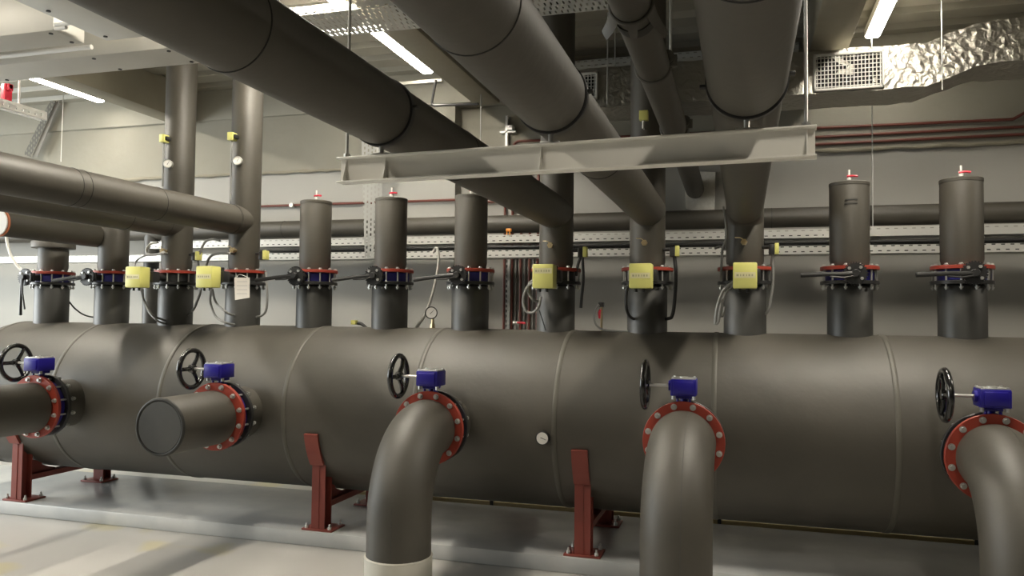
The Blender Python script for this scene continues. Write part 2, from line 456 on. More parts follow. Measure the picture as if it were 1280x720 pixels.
# ------------------------------------------------------------------ side pipes
def red_flange(parent, x):
    obj('flange', lambda b: annulus(b, (x, YN+.0125, ZN), (0,1,0), .12, .2025, .025), red, parent)
def straight(x, y0, label):
    t = thing('side_pipe', label, 'pipe', (x, (y0+YN)/2, ZN-.16))
    # a capped straight piece held by its flange
    obj('insulation', lambda b: lathe(b, (x, y0, ZN-.004), (0,1,0), [(0, .140), (.0, .150), (.02, .158), (YN-y0-.01, .160), (YN-y0+.01, .14)], 56), rubber_pipe, t)
    obj('end_cap', lambda b: lathe(b, (x, y0, ZN-.004), (0,1,0), [(-.004, .13), (-.004, .138), (.004, .141), (.012, .141)], 56), rubber_dark, t)
    obj('cap_rim', lambda b: torus(b, (x, y0+.003, ZN-.004), (0,1,0), .149, .0105, 56, 8), seam_dark, t)
    red_flange(t, x); return t
straight(XN[0], 3.12, 'straight dark insulated side pipe leaving the picture at the left edge')
straight(XN[1], 3.575, 'short straight insulated side pipe with a flat round end cap')
def elbow(x, label, xv):
    dx = xv-x
    t = thing('elbow_pipe', label, 'pipe', (x, 3.6, 0), 'insulated elbow pipes dropping to the floor')
    def ins(b):
        path = corner_path([(x, YN+.012, ZN), (xv, 3.6, ZN), (xv, 3.6, .20)], .385, 18)
        n = len(path); rr = [.159]*n; rr[0] = .14
        path.insert(1, path[0]+V((0, -.02, 0))); rr.insert(1, .159)
        tube(b, path, rr, 56, False)
    obj('insulation', ins, rubber_pipe, t)
    red_flange(t, x)
    def sl(b): lathe(b, (xv, 3.6, 0), (0,0,1), [(0, .166), (.02, .166), (.245, .166), (.252, .166), (.256, .163), (.256, .150)], 56)
    s = obj('floor_sleeve', sl, sleeve_m, t)
    obj('sleeve_rim', lambda b: torus(b, (xv, 3.6, .25), (0,0,1), .1645, .004, 56, 8), sleeve_m, s)
    def seam(b):
        # lengthwise glued seam along the outside of the bend
        P = []
        for k in range(13):
            a = math.radians(90*k/12); P.append(V((xv+.03-dx*(1-k/12), 3.985-(.385+.1562)*math.sin(a), .427+(.385+.1562)*math.cos(a))))
        P.append(V((xv+.03, 3.4445, .26)))
        tube(b, P, .0012, 6, False)
    obj('lengthwise_seam', seam, rubber_dark, t)
    return t
elbow(XN[2], 'dark elbow pipe dropping into a white floor sleeve, left of the round white dial', -1.625)
elbow(XN[3], 'dark elbow pipe seen head-on in the middle, right of the white dial', -.287)
elbow(XN[4], 'dark elbow pipe dropping out of view at the right picture edge', 1.075)

# ------------------------------------------------------------------ riser valves
# lever type
rnd = random.Random(4)
RZ = 1.684
def riser_valve_base(t, body_mat):
    obj('valve_body', lambda b: (annulus(b, (0,0,0), (0,0,1), .09, .128, .058), ), body_mat, t, local=True)
    bolts(t, B2, .142, 12, (0,0,.054), Euler((PI, 0, 0)), 0)
def lever_valve(loc, label, drop=False, bent=0):
    t = thing('lever_valve', label, 'valve', loc, 'lever valves on the branch pipes')
    riser_valve_base(t, bluedk)
    obj('stem_housing', lambda b: (cyl(b, (0,-.12,0), (0,-.235,0), .024, 16), box(b, -.034, .034, -.2, -.185, -.034, .034, .003)), blackiron, t, local=True)
    def quad(b):                                   # notched locking disc
        P = []
        n = 26
        for k in range(n):
            for q, r in ((0, .064), (.5, .064), (.5, .057), (1, .057)):
                a = 2*PI*(k+q)/n; P.append((r*math.cos(a), r*math.sin(a)))
        prism(b, P, -.248, -.236, 'y')
    q = obj('notched_disc', quad, blackiron, t, local=True)
    for a in (.9, 2.4, -.7):
        obj('screw', lambda b: cyl(b, (.042*math.cos(a), -.248, .042*math.sin(a)), (.042*math.cos(a), -.258, .042*math.sin(a)), .009, 6), zinc, q, local=True)
    def lev(b):
        if drop:
            tube(b, [(0,-.262,.0), (-.004,-.268,-.08), (0,-.272,-.16), (.002,-.272,-.285)], [.012, .009, .009, .011], 10, False)
            tube(b, [(.006,-.27,-.02), (.018,-.276,-.12), (.045,-.276,-.24)], [.006, .006, .006], 8, False)
        else:
            tube(b, [(.02,-.262,.0), (-.06,-.266,-.004), (-.14,-.27,-.012+bent*.4), (-.28,-.272,-.03+bent)], [.013, .0125, .0125, .014], 10, False)
            tube(b, [(0,-.27,-.012), (-.06,-.276,-.024), (-.13,-.276,-.026+bent*.4)], [.005, .005, .005], 8, False)
        cyl(b, (0,-.246,0), (0,-.276,0), .021, 16, .003)
    obj('lever', lev, blackiron, t, local=True)
    return t
lev_lab = {0: 'black lever valve with its handle hanging straight down, first branch pipe from the left',
 1: 'black lever valve on the second branch pipe from the left, lever pointing left',
 4: 'black lever valve right of the paper tag, on the leftmost tall capped pipe',
 5: 'black lever valve with blue body, between two tall capped pipes left of the pressure gauge',
 6: 'black lever valve directly right of the pressure gauge and grey hose',
 10: 'black lever valve second from the right edge, on a tall capped pipe',
 11: 'black lever valve nearest the right edge, on the rightmost tall capped pipe'}
for k in lev_lab: lever_valve((XP[k], YC, RZ), lev_lab[k], drop=(k == 0), bent=.02 if k > 9 else 0)

def cable(parent, name, pts, r, m):
    return obj(name, lambda b: tube(b, pts, r, 8), m, parent)
act_lab = {2: 'valve with yellow actuator box on the third branch pipe from the left, without paper tag',
 3: 'valve with yellow actuator box and white paper tag',
 7: 'valve with yellow actuator box and looped grey cable, right of the red-brown wall pipes',
 8: 'valve with yellow actuator box on the middle one of the three right-hand motor valves',
 9: 'valve with square yellow actuator box facing front, rightmost of the motor valves'}
def act_valve(k):
    x = XP[k]; yb = -.385 if k < 4 else -.30
    t = thing('actuated_valve', act_lab[k], 'valve', (x, YC, RZ), 'motor valves with yellow boxes')
    riser_valve_base(t, blackiron)
    def hous(b):
        cyl(b, (0,-.12,0), (0, yb+.04, 0), .028, 16); box(b, -.045, .045, yb+.06, yb+.09, -.05, .05, .004)
        box(b, .02, .085, yb+.05, yb+.12, -.045, .03, .008); cyl(b, (.05, yb+.08, .03), (.05, yb+.08, .055), .012, 10)
    obj('mounting_bracket', hous, blackiron, t, local=True)
    bx = obj('actuator_box', lambda b: box(b, -.064, .064, yb-.045, yb+.05, -.085, .058, .008), yellow, t, local=True)
    zl = .018 if k == 7 else -.012
    obj('label_strip', lambda b: box(b, -.055, .055, yb-.0466, yb-.044, zl-.016, zl+.016), yellowl, bx, local=True)
    def marks(b):
        for i, (a, w) in enumerate(((-.045, .012), (-.026, .006), (-.012, .008), (.006, .005), (.018, .009), (.034, .008))):
            box(b, a, a+w, yb-.0476, yb-.046, zl-.006, zl+.005)
    obj('printed_marks', marks, mat('faded_print', (.36, .35, .22), .6), bx, local=True)
    def glands(b):
        for dx in (-.03, .015): cyl(b, (dx, yb, -.085), (dx, yb, -.105), .010, 10)
    obj('cable_gland', glands, blackiron, bx, local=True)
    return t
A = {k: act_valve(k) for k in act_lab}
def pts(lst, Y):
    out = []
    for q in lst: out.append(at(q[0], q[1], q[2] if len(q) > 2 else Y))
    return out
cable(A[2], 'cable', pts([(178,361,4.42),(180,376),(190,393),(202,399,4.65),(212,402,4.78)], 4.5), .0075, greyc)
cable(A[2], 'cable', pts([(176,361,4.42),(183,385),(197,401),(210,405,4.78)], 4.55), .0065, greyc)
cable(A[2], 'cable', pts([(167,340,4.5),(170,327),(180,320),(192,318),(204,317),(212,316,4.78)], 4.65), .0065, greyc)
cable(A[3], 'cable', pts([(264,361,4.42),(263,378),(270,396),(284,404),(296,406,4.78)], 4.55), .008, greyc)
cable(A[3], 'cable', pts([(265,361,4.42),(270,378),(284,391),(296,395,4.78)], 4.55), .008, greyc)
cable(A[3], 'cable', pts([(252,362,4.7),(256,338),(262,322),(272,317),(287,317),(298,318,4.78)], 4.68), .009, greyc)
cable(A[7], 'cable', pts([(671,352,4.55),(660,358),(654,374),(657,388),(665,391),(673,384),(676,372,4.7)], 4.58), .0085, greyc)
cable(A[7], 'cable', pts([(671,348,4.55),(662,354),(661,366),(667,375),(675,377,4.7)], 4.60), .008, greyc)
cable(A[8], 'cable', pts([(786,355,4.6),(783,366),(783,386),(789,397,4.7),(800,400,4.78)], 4.6), .009, blackc)
cable(A[9], 'cable', pts([(920,350,4.58),(905,362),(897,382),(894,403),(898,401),(901,380),(906,366,4.68)], 4.60), .0085, greyc)
cable(A[9], 'cable', pts([(919,353,4.58),(908,366),(902,382),(900,394),(904,394),(906,384,4.7)], 4.62), .007, greyc)
tg = obj('paper_tag', lambda b: prism(b, [(q.x, q.z) for q in pts([(293,347),(312,347),(312,372),(294,375)], 4.48)], 4.478, 4.482, 'y'), paper, A[3])
def taglines(b):
    for v in (352, 357, 362, 367):
        p, q = at(296, v, 4.477), at(309, v, 4.477); box(b, p.x, q.x, 4.4765, 4.4775, p.z-.002, p.z+.001)
obj('printed_lines', taglines, mat('tag_print', (.42, .4, .38), .7), tg)
cable(A[3], 'tag_string', pts([(295,348,4.48),(299,343,4.5),(306,345,4.5),(310,347,4.48)], 4.5), .0015, white)

# ------------------------------------------------------------------ upper pipes
ZR0 = 1.715
def riser_geo(b, x, z1, dome=False, r=RU):
    lathe(b, (x, YC, ZR0), (0,0,1), [(0, .095), (.02, .098), (.055, r), (z1-ZR0-.012, r), (z1-ZR0-.003, r-.003), (z1-ZR0, r-.01)], 44)
def flange_up(t, x): obj('flange', lambda b: annulus(b, (x, YC, 1.725), (0,0,1), .085, FR, .02), red, t)
def vent(t, x, z, dx=0, side=1):
    v = obj('vent_valve', lambda b: (cyl(b, (x+dx, YC, z-.005), (x+dx, YC, z+.018), .011, 10), cyl(b, (x+dx, YC, z+.018), (x+dx, YC, z+.04), .013, 6), cyl(b, (x+dx, YC, z+.04), (x+dx, YC, z+.075), .0055, 8)), white, t)
    obj('handle', lambda b: tube(b, [(x+dx-.012, YC-.006, z+.036), (x+dx+.02*side, YC-.012, z+.038), (x+dx+.045*side, YC-.015, z+.034)], [.007, .006, .006], 8, False), redp, v)
cap_lab = {4: 'tall capped upright pipe right of the paper tag, with small vent cock on top',
 5: 'tall capped upright pipe in front of the perforated vertical tray, with red-handled vent cock',
 6: 'tall capped upright pipe right of the pressure gauge, top partly under the overhead pipe',
 10: 'tall capped upright pipe second from the right edge, with slot mark near its top',
 11: 'tall capped upright pipe nearest the right edge, with red-handled vent cock'}
for k in cap_lab:
    x = XP[k]; t = thing('capped_pipe', cap_lab[k], 'pipe', (x, YC, ZR0), 'capped upright pipes')
    obj('insulation', lambda b: riser_geo(b, x, 2.215), rubber_pipe, t); flange_up(t, x)
    obj('end_cap', lambda b: lathe(b, (x, YC, 2.195), (0,0,1), [(0, RU+.002), (.017, RU+.002), (.021, RU-.004), (.022, .03)], 44), rubber_pipe, t)
    vent(t, x, 2.217, side=1)
    if k == 10:
        def slot(b):
            for z in (2.085, 2.105): prism(b, [(x-.035, z-.003), (x+.03, z-.003), (x+.03, z+.003), (x-.035, z+.003)], YC-RU-.0012, YC-RU+.012, 'y')
        obj('slot_mark', slot, seam_dark, t)
# first pipe with a wider collar
x = XP[0]; t = thing('collared_pipe', 'short upright pipe with a wide pale collar, first from the left', 'pipe', (x, YC, ZR0))
obj('insulation', lambda b: riser_geo(b, x, 1.955), rubber_pipe, t); flange_up(t, x)
obj('collar', lambda b: lathe(b, (x, YC, 1.918), (0,0,1), [(0, RU), (0, .15), (.004, .153), (.045, .153), (.05, .15), (.05, .02)], 44), rubber_pipe, t)
# second: bends toward the room
x = XP[1]; t = thing('bent_pipe', 'thin dark pipe from the second branch toward the left edge, ending in a disc', 'pipe', (x, YC, ZR0))
obj('riser', lambda b: riser_geo(b, x, 2.08), rubber_pipe, t)
obj('run', lambda b: lathe(b, (x-.08, 3.95, 2.0), (0,1,0), [(0, .086), (YC-3.95, .086)], 40), rubber_pipe, t); flange_up(t, x)
e = obj('end_disc', lambda b: cyl(b, (x-.08, 3.925, 2.0), (x-.08, 3.935, 2.0), .085, 36, .003), white, t)
obj('gasket_ring', lambda b: annulus(b, (x-.08, 3.942, 2.0), (0,1,0), .03, .091, .014), orangefl, t)

ZO = 2.087; RO = .104
def seam_ring(t, x, y, r=RO, m=seam_dark):
    obj('seam_ring', lambda b: torus(b, (x, y, ZO), (0,1,0), r+.0005, .0022, 48, 6), m, t)
def clamp(t, x, y, r=RO, zc=ZO, foot=None):
    def f(b):
        lathe(b, (x, y-.0125, zc), (0,1,0), [(0, r-.002), (0, r+.003), (.001, r+.0045), (.024, r+.0045), (.025, r+.003), (.025, r-.002)], 48)
        for a in (math.radians(5), math.radians(185)):
            c = V((x+(r+.012)*math.cos(a), y, zc+(r+.012)*math.sin(a))); box(b, c.x-.008, c.x+.008, y-.012, y+.012, c.z-.004, c.z+.004, .001)
    c = obj('pipe_clamp', f, blackiron, t)
    if foot is not None:
        obj('clamp_foot', lambda b: (cyl(b, (x, y, foot+.006), (x, y, zc-r+.002), .008, 10), box(b, x-.03, x+.03, y-.018, y+.018, foot, foot+.006, .001)), zinc, c)
BZ1 = 1.945
def beamY(x): return 2.33+(2.24-2.33)*(x+1.28)/1.46
def overhead(k, label, y_end, up, clamps, seams, r=RO, x=None, thick=None, rmat=rubber_pipe):
    x0 = XP[k]; x = x0 if x is None else x
    t = thing('overhead_pipe', label, 'pipe', (x0, YC, ZR0))
    if up: obj('riser', lambda b: riser_geo(b, x0, 3.5), rubber_pipe, t)
    else: obj('riser', lambda b: riser_geo(b, x0, ZO+.02), rubber_pipe, t)
    flange_up(t, x0)
    def run(b):
        y1 = YC-.0 if not up else YC-.02
        if up:
            pr = [(0, r), ((y1-y_end)*.5, r), (y1-y_end, r)]
            lathe(b, (x, y_end, ZO), (0,1,0), pr, 56)
        else:
            p = corner_path([(x, y_end, ZO), (x, YC, ZO), (x0, YC, 1.80)], .13, 12); tube(b, p, r, 56, False)
    obj('run', run, rmat, t)
    if up and k in (2, 3):
        obj('rounded_joint', lambda b: lathe(b, (x, YC-.16, ZO), (0,1,0), [(0, r), (.0, r+.003), (.03, r+.003), (.034, r)], 48), rubber_pipe, t)
    if thick: obj('thick_sleeve', lambda b: lathe(b, (x, y_end, ZO), (0,1,0), [(0, thick), (thick*0+(beamY(x)-.03-y_end), thick), (beamY(x)-.02-y_end, thick-.002), (beamY(x)-.015-y_end, r)], 56), rubber_pipe, t)
    for y in clamps: clamp(t, x, y, (thick or r) if y < beamY(x)+.05 else r, foot=(BZ1 if abs(y-beamY(x)) < .05 else None))
    for y in seams: seam_ring(t, x, y, (thick or r) if y < beamY(x)-.02 else r)
    return t
overhead(2, 'dark shaded pipe under the long left overhead pipe, joining the third riser', 1.2, True, [], [4.3], r=.103)
overhead(3, 'long lit overhead pipe from the left edge to the riser above the paper tag', 1.2, True, [], [3.30, 3.36, 3.93, 4.66], r=.101)
overhead(7, 'broad dark overhead pipe running diagonally down from the top left', -2.2, True, [beamY(-1.133)], [1.53, 3.0], r=.106, thick=.1085)
overhead(8, 'broad overhead pipe running from the top centre down to the middle motor valve', -2.2, True, [beamY(-.548)], [1.56, 3.1], thick=.1085, x=-.556)
overhead(9, 'broad dark overhead pipe seen nearly end-on, right of the thin overhead pipe', -2.2, False, [beamY(.012)], [1.42], thick=.1075)

# thin pipe going to the wall
t = thing('thin_overhead_pipe', 'thinner patched overhead pipe running to a plaster patch on the back wall', 'pipe', (-.36, 3.5, 2.3))
tx, tz = -.365, 2.49
obj('insulation', lambda b: tube(b, [(tx, -2, tz+.03), (tx, 3.0, tz+.0), (tx, 5.2, tz-.015), (tx-.005, 6.42, tz-.03)], [.07, .07, .07, .072], 40, False), rubber_pipe, t)
for y in (4.35, 3.3, 5.0):
    def f(b):
        zc = tz-.02*(y-3)/2
        torus(b, (tx, y, zc), (0,1,0), .072, .007, 40, 8); cyl(b, (tx+.06, y-.02, zc+.03), (tx+.06, y+.02, zc+.03), .03, 12)
        box(b, tx+.062, tx+.1, y-.012, y+.012, zc-.01, zc+.04, .003)
    obj('pipe_clamp', f, seam_m, t)
def torn(b):
    # torn wrap: ragged curled flaps
    y = 2.62; zc = tz
    for a0, a1, l, lift in ((185, 235, .12, .05), (255, 290, .06, .025), (315, 355, .20, .035)):
        n = 6; rows = []
        for j in range(4):
            s = j/3; row = []
            for i in range(n+1):
                a = math.radians(a0+(a1-a0)*(i/n)*(1-.65*s)+ (a1-a0)*.3*s); rr = .0725+lift*s*s+.002
                row.append(V((tx+rr*math.cos(a), y+l*s, zc+rr*math.sin(a))))
            rows.append(row)
        for off in (0,):
            T = [[b.verts.new(p) for p in r_] for r_ in rows]
            T2 = [[b.verts.new(p+(p-V((tx, p.y, zc))).normalized()*.003) for p in r_] for r_ in rows]
            for j in range(3):
                for i in range(n):
                    b.faces.new((T[j][i], T[j][i+1], T[j+1][i+1], T[j+1][i])); b.faces.new((T2[j][i], T2[j+1][i], T2[j+1][i+1], T2[j][i+1]))
            for i in range(n):
                b.faces.new((T[0][i], T2[0][i], T2[0][i+1], T[0][i+1])); b.faces.new((T[3][i], T[3][i+1], T2[3][i+1], T2[3][i]))
            for j in range(3):
                b.faces.new((T[j][0], T[j+1][0], T2[j+1][0], T2[j][0])); b.faces.new((T[j][n], T2[j][n], T2[j+1][n], T[j+1][n]))
    torus(b, (tx, y, zc), (0,1,0), .073, .006, 40, 8)
obj('torn_wrap', torn, rubber_pipe, t)
obj('open_joint', lambda b: lathe(b, (tx, 2.70, tz), (0,1,0), [(0, .0715), (0, .0728), (.06, .0728), (.06, .0715)], 40), seam_dark, t)
obj('orange_mark', lambda b: lathe(b, (tx, 4.55, tz-.02), (0,1,0), [(0, .0702), (0, .0712), (.12, .0712), (.12, .0702)], 40), mat('faded_orange_tape', (.30, .09, .045), .5), t)
def patch(b):
    P = [(at(u, v, 6.37).x, at(u, v, 6.37).z) for u, v in ((856,228),(866,214),(894,215),(893,264),(876,266),(857,260))]
    prism(b, P, 6.372, 6.40, 'y')
o = obj('plaster_patch', patch, mat('rough_plaster', (.82, .8, .74), .8, noise=(26, .3, (.6, .58, .52)), bump=(40, .5, .01)))
tag(o, 'rough pale plaster patch on the back wall around the thin pipe', 'patch')

# ------------------------------------------------------------------ wall main + branch
t = thing('wall_main_pipe', 'long dark insulated pipe running horizontally along the back wall behind all the risers', 'pipe', (-2, 6.1, 2.11))
obj('insulation', lambda b: cyl(b, (XL+.05, 6.1, 2.185), (XR-.05, 6.1, 2.185), .073, 36), rubber_pipe, t)
xd = at(188, 370, 6.1).x
obj('drop_branch', lambda b: cyl(b, (xd, 6.1, .0), (xd, 6.1, 2.16), .068, 32), rubber_dark, t)
for x in (-6.6, -4.3, -3.9, -1.4, .2, 1.55):
    obj('seam_ring', lambda b: torus(b, (x, 6.1, 2.185), (1,0,0), .0735, .002, 36, 6), seam_dark, t)

# ------------------------------------------------------------------ hanging beam
a = V((-1.285, 2.335, 0)); bb_ = V((.185, 2.24, 0)); d = (bb_-a); ang = math.atan2(d.y, d.x); Lb = d.length
hb = bpy.data.objects.new('hanging_beam', None); C.objects.link(hb); hb.location = (a.x, a.y, 1.861); hb.rotation_euler = (0, 0, ang)
ORG[hb.name] = V((0,0,0)); tag(hb, 'pale steel beam hung on two rods under the overhead pipes', 'beam')
H = .084
def bl(n_, f, m): return obj(n_, f, m, hb, local=True)
bl('web', lambda b: box(b, 0, Lb, -.002, .002, .003, H-.003), steelbeam)
bl('top_flange', lambda b: box(b, -.004, Lb+.004, -.026, .026, H-.005, H, .001), steelbeam)
bl('bottom_flange', lambda b: box(b, -.004, Lb+.004, -.026, .026, 0, .005, .001), steelbeam)
for xx in (.02, .17, .70, Lb-.02):
    for s in (-1,):
        bl('stiffener', lambda b: prism(b, [(s*.002, .005), (s*.024, .005), (s*.024, .012), (s*.006, H-.012), (s*.002, H-.005)], xx-.002, xx+.002, 'x'), steelbeam)
for u_, nm in (((-1.262), 'left'), (.162, 'right')):
    y = beamY(u_)
    o = obj('hanger_rod', lambda b: (cyl(b, (u_, y, 1.94), (u_, y, 3.585), .0052, 10), cyl(b, (u_, y, 1.946), (u_, y, 1.958), .011, 6)), zinc)
    tag(o, 'threaded rod carrying the %s end of the pale hanging beam' % nm, 'rod', 'beam hanger rods')

# ------------------------------------------------------------------ trays
def utray(name, label, x0, x1, y0, y1, z0, hgt, m1, m2, cat='cable tray', rear=True):
    t = thing(name, label, cat, ((x0+x1)/2, (y0+y1)/2, z0))
    obj('side_rail', lambda b: (box(b, x0, x1, y0-.001, y0+.001, z0, z0+hgt), box(b, x0, x1, y0, y0+.012, z0+hgt-.001, z0+hgt+.001)), m1, t)
    if rear: obj('side_rail', lambda b: box(b, x0, x1, y1-.001, y1+.001, z0, z0+hgt), m1, t)
    obj('tray_bed', lambda b: box(b, x0, x1, y0, y1, z0-.001, z0+.001), m2, t)
    return t
t1a = utray('cable_tray', 'upper perforated cable tray on the back wall, left run below the long wall pipe', -5.130, 0.578, 5.86, 6.02, 2.0099, .061, perfX, perfX)
t1b = utray('cable_tray', 'upper perforated cable tray on the back wall, short right run beyond the first run\'s end', 0.840, XR-.1, 5.86, 6.02, 2.0138, .064, perfX, perfX)
t2 = utray('cable_tray', 'lower perforated cable tray running along the back wall the full width', XL+.1, XR-.1, 5.86, 6.02, 1.8957, .056, perfX, perfX)
obj('tray_bracket', lambda b: box(b, .855, .91, 5.93, 5.94, 1.9425, 2.0158), galv, t1b)
utray('ceiling_tray', 'perforated cable tray high up near the ceiling above the hanging beam', -2.95, -.55, 3.87, 4.22, 3.12, .05, perfX, perfXc)
utray('far_ceiling_tray', 'distant perforated cable tray above the foil-wrapped duct', -1.75, .38, 5.9, 6.1, 3.37, .045, perfX, perfX)
for z, x0, x1, w_, rows in ((2.0119, -5.1, .54, 'upper', 2), (1.8976, -4.0, XR-.15, 'lower', 5)):  # cable fill added so the tray slots and the gap look dark
    def cb(b):
        rr = random.Random(5)
        for j in range(rows):
            for i in range(5):
                y = 5.878+.028*i+(.013 if j % 2 else 0)*(1 if i < 4 else 0); z_ = z+.014+.0165*j
                P = [(x0+(x1-x0)*k/40, y+rr.uniform(-.003, .003), z_+rr.uniform(-.002, .002)) for k in range(41)]
                tube(b, P, .0115, 8, False)
    o = obj('dark_cable_fill', cb, blackc); o['kind'] = 'stuff'
    tag(o, 'black cable fill added to darken the %s perforated wall tray' % w_, 'cables')
# vertical tray
t = thing('vertical_tray', 'perforated vertical cable tray hanging behind the left end of the pale beam', 'cable tray', (-3.1, 6.15, 1.93))
P0, P1, P2, P3 = at(450,170,5.80), at(464,170,5.80), at(474,322,5.80), at(460,322,5.80)
def vt(b):
    prism(b, [(P0.x, P0.z+.25), (P1.x+.02, P1.z+.25), (P2.x-.035, P2.z), (P3.x-.03, P3.z)], 5.80, 5.802, 'y')
obj('tray_bed', vt, perfZ, t)
Q0, Q1, Q2 = at(466,170,5.74), at(478,170,5.74), at(476,325,5.74)
obj('side_rail', lambda b: prism(b, [(Q0.x, Q0.z+.25), (Q1.x, Q1.z+.25), (Q2.x+.0, Q2.z+.01), (Q2.x-.05, Q2.z)], 5.74, 5.742, 'y'), perfZ, t)
# leaning tray left
t = thing('leaning_tray', 'dark perforated cable tray slanting across the wall at the upper left', 'cable tray', (-6.9, 6.1, 2.9))
S = [at(u, v, 6.12) for u, v in ((64,124),(70,126),(38,196),(30,193))]
obj('side_rail', lambda b: prism(b, [(q.x, q.z) for q in S], 6.118, 6.122, 'y'), perfD, t)
S = [at(u, v, 6.14) for u, v in ((70,126),(75,126),(47,196),(40,196))]
obj('tray_bed', lambda b: prism(b, [(q.x, q.z) for q in S], 6.14, 6.145, 'y'), mat('dull_steel', (.2, .19, .17), .6), t)
# orange tag on the tray
o = obj('orange_clip', lambda b: (lambda p: (box(b, p.x-.022, p.x+.022, 5.85, 5.87, p.z-.01, p.z+.014, .003), box(b, p.x-.016, p.x-.008, 5.846, 5.856, p.z-.035, p.z-.01), box(b, p.x+.006, p.x+.014, 5.846, 5.856, p.z-.035, p.z-.01)))(at(636, 288, 5.86)), orange)
tag(o, 'small orange clip sitting on the upper cable tray', 'clip')

# ------------------------------------------------------------------ red-brown wall pipes
def wallpipe(pts_, label, r=.011, m=copper):
    o = obj('wall_pipe', lambda b: tube(b, corner_path(pts_, .05, 6) if len(pts_) > 2 else pts_, r, 12, False), m)
    tag(o, label, 'pipe', 'thin red-brown wall pipes'); return o
vx = [at(u, 370, 6.36).x for u in (629.5, 639, 650, 661, 671)]
wallpipe([(vx[0], 6.37, .02), (vx[0], 6.37, 2.415), (-2.345, 6.37, 2.415)], 'leftmost thin red-brown pipe of the upright bundle, turning left above the wall main')
wallpipe([(-2.33, 6.225, 2.418), (-5.9, 6.225, 2.418)], 'thin red pipe running level on the left wall behind the tall capped pipes')
obj_clip = obj('pipe_clip', lambda b: (lambda p: (cyl(b, (p.x, 6.20, 2.418), (p.x, 6.262, 2.418), .02, 10)))(at(365, 258, 6.22)), zinc)
tag(obj_clip, 'small silver clip on the thin red pipe above the cable trays', 'clip')
xr = XR-.1
wallpipe([(vx[1], 6.37, .02), (vx[1], 6.37, 2.925), (1.85, 6.355, 2.885), (2.25, 6.355, 3.12), (xr, 6.355, 3.12)], 'second thin red-brown pipe of the upright bundle, topmost level run at right')
wallpipe([(vx[2], 6.37, .02), (vx[2], 6.37, 2.83), (xr, 6.355, 2.83)], 'third thin red-brown pipe of the upright bundle, second level run at right')
wallpipe([(vx[3], 6.37, .02), (vx[3], 6.37, 2.775), (xr, 6.355, 2.775)], 'fourth thin red-brown pipe of the upright bundle, third level run at right')
wallpipe([(vx[4], 6.375, .02), (vx[4], 6.375, 2.90), (-1.2, 6.36, 2.90)], 'fifth thin red-brown pipe of the upright bundle, rightmost upright')
for u in (644.5, 655.5, 666):
    xx = at(u, 370, 6.38).x
    o = obj('grey_conduit', lambda b: cyl(b, (xx, 6.38, .02), (xx, 6.38, 2.1), .009, 10), greyc)
    tag(o, 'thin grey conduit standing between the upright red-brown pipes', 'conduit', 'grey conduits between the red-brown pipes')
xx = at(635, 370, 6.35).x
o = obj('strut_channel', lambda b: (box(b, xx-.02, xx+.02, 6.345, 6.347, .02, 2.1), box(b, xx-.02, xx-.018, 6.345, 6.39, .02, 2.1), box(b, xx+.018, xx+.02, 6.345, 6.39, .02, 2.1)), perfZ)
tag(o, 'slotted upright steel channel between the red-brown wall pipes', 'channel')

# ------------------------------------------------------------------ foil duct with grilles
t = thing('foil_duct', 'rectangular air duct wrapped in crumpled silver foil under the ceiling at right', 'duct', (.5, 5.5, 2.88))
def duct(b):
    rr = random.Random(11); y0, y1 = 5.3, 5.68
    stations = []
    x = -1.17
    while x < 4.6:
        up = min(1, max(0, (x-1.06)/.34)); stations.append((x, 2.875+.115*up, 3.15+.10*up)); x += .07
    R = []
    for i, (x, z0, z1) in enumerate(stations):
        ring = []
        for (ya, za, yb_, zb) in ((y0, z0, y1, z0), (y1, z0, y1, z1), (y1, z1, y0, z1), (y0, z1, y0, z0)):
            for k in range(5):
                s = k/5; ring.append(b.verts.new((x+rr.uniform(-.012, .012), ya+(yb_-ya)*s+rr.uniform(-.007, .007), za+(zb-za)*s+rr.uniform(-.007, .007))))
        R.append(ring)
    for p, q in zip(R, R[1:]):
        for k in range(20): b.faces.new((p[k], p[(k+1)%20], q[(k+1)%20], q[k]))
    b.faces.new(R[0]); b.faces.new(list(reversed(R[-1])))
obj('foil_wrap', duct, foil, t)
def grille(x0, x1, z0, z1, sub):
    y = 5.288
    g = obj('grille_frame', lambda b: (box(b, x0, x1, y-.012, y+.01, z0, z0+.016, .002), box(b, x0, x1, y-.012, y+.01, z1-.016, z1, .002), box(b, x0, x0+.014, y-.012, y+.01, z0, z1, .002), box(b, x1-.014, x1, y-.012, y+.01, z0, z1, .002)), galvw, t)
    def bars(b):
        n = int((x1-x0)/.021)
        for i in range(1, n): xx_ = x0+(x1-x0)*i/n; box(b, xx_-.0022, xx_+.0022, y-.008, y+.004, z0+.01, z1-.01)
        m_ = int((z1-z0)/.024)
        for i in range(1, m_): zz = z0+(z1-z0)*i/m_; box(b, x0+.01, x1-.01, y-.001, y+.008, zz-.0018, zz+.0018)
    obj('grille_bars', bars, galvw, g)
    obj('shade_backing', lambda b: box(b, x0+.006, x1-.006, y+.0085, y+.0115, z0+.006, z1-.006), dark, g)  # black sheet standing in for the shade inside the duct
g0, g1 = at(1017, 115, 5.29), at(1105, 62, 5.29)
grille(g0.x, g1.x, g0.z, at(1105, 62, 5.29).z+.0, 0)
h0, h1 = at(747, 121, 5.29), at(747, 90, 5.29)
grille(-1.14, h0.x, h0.z-.02, h1.z, 1)

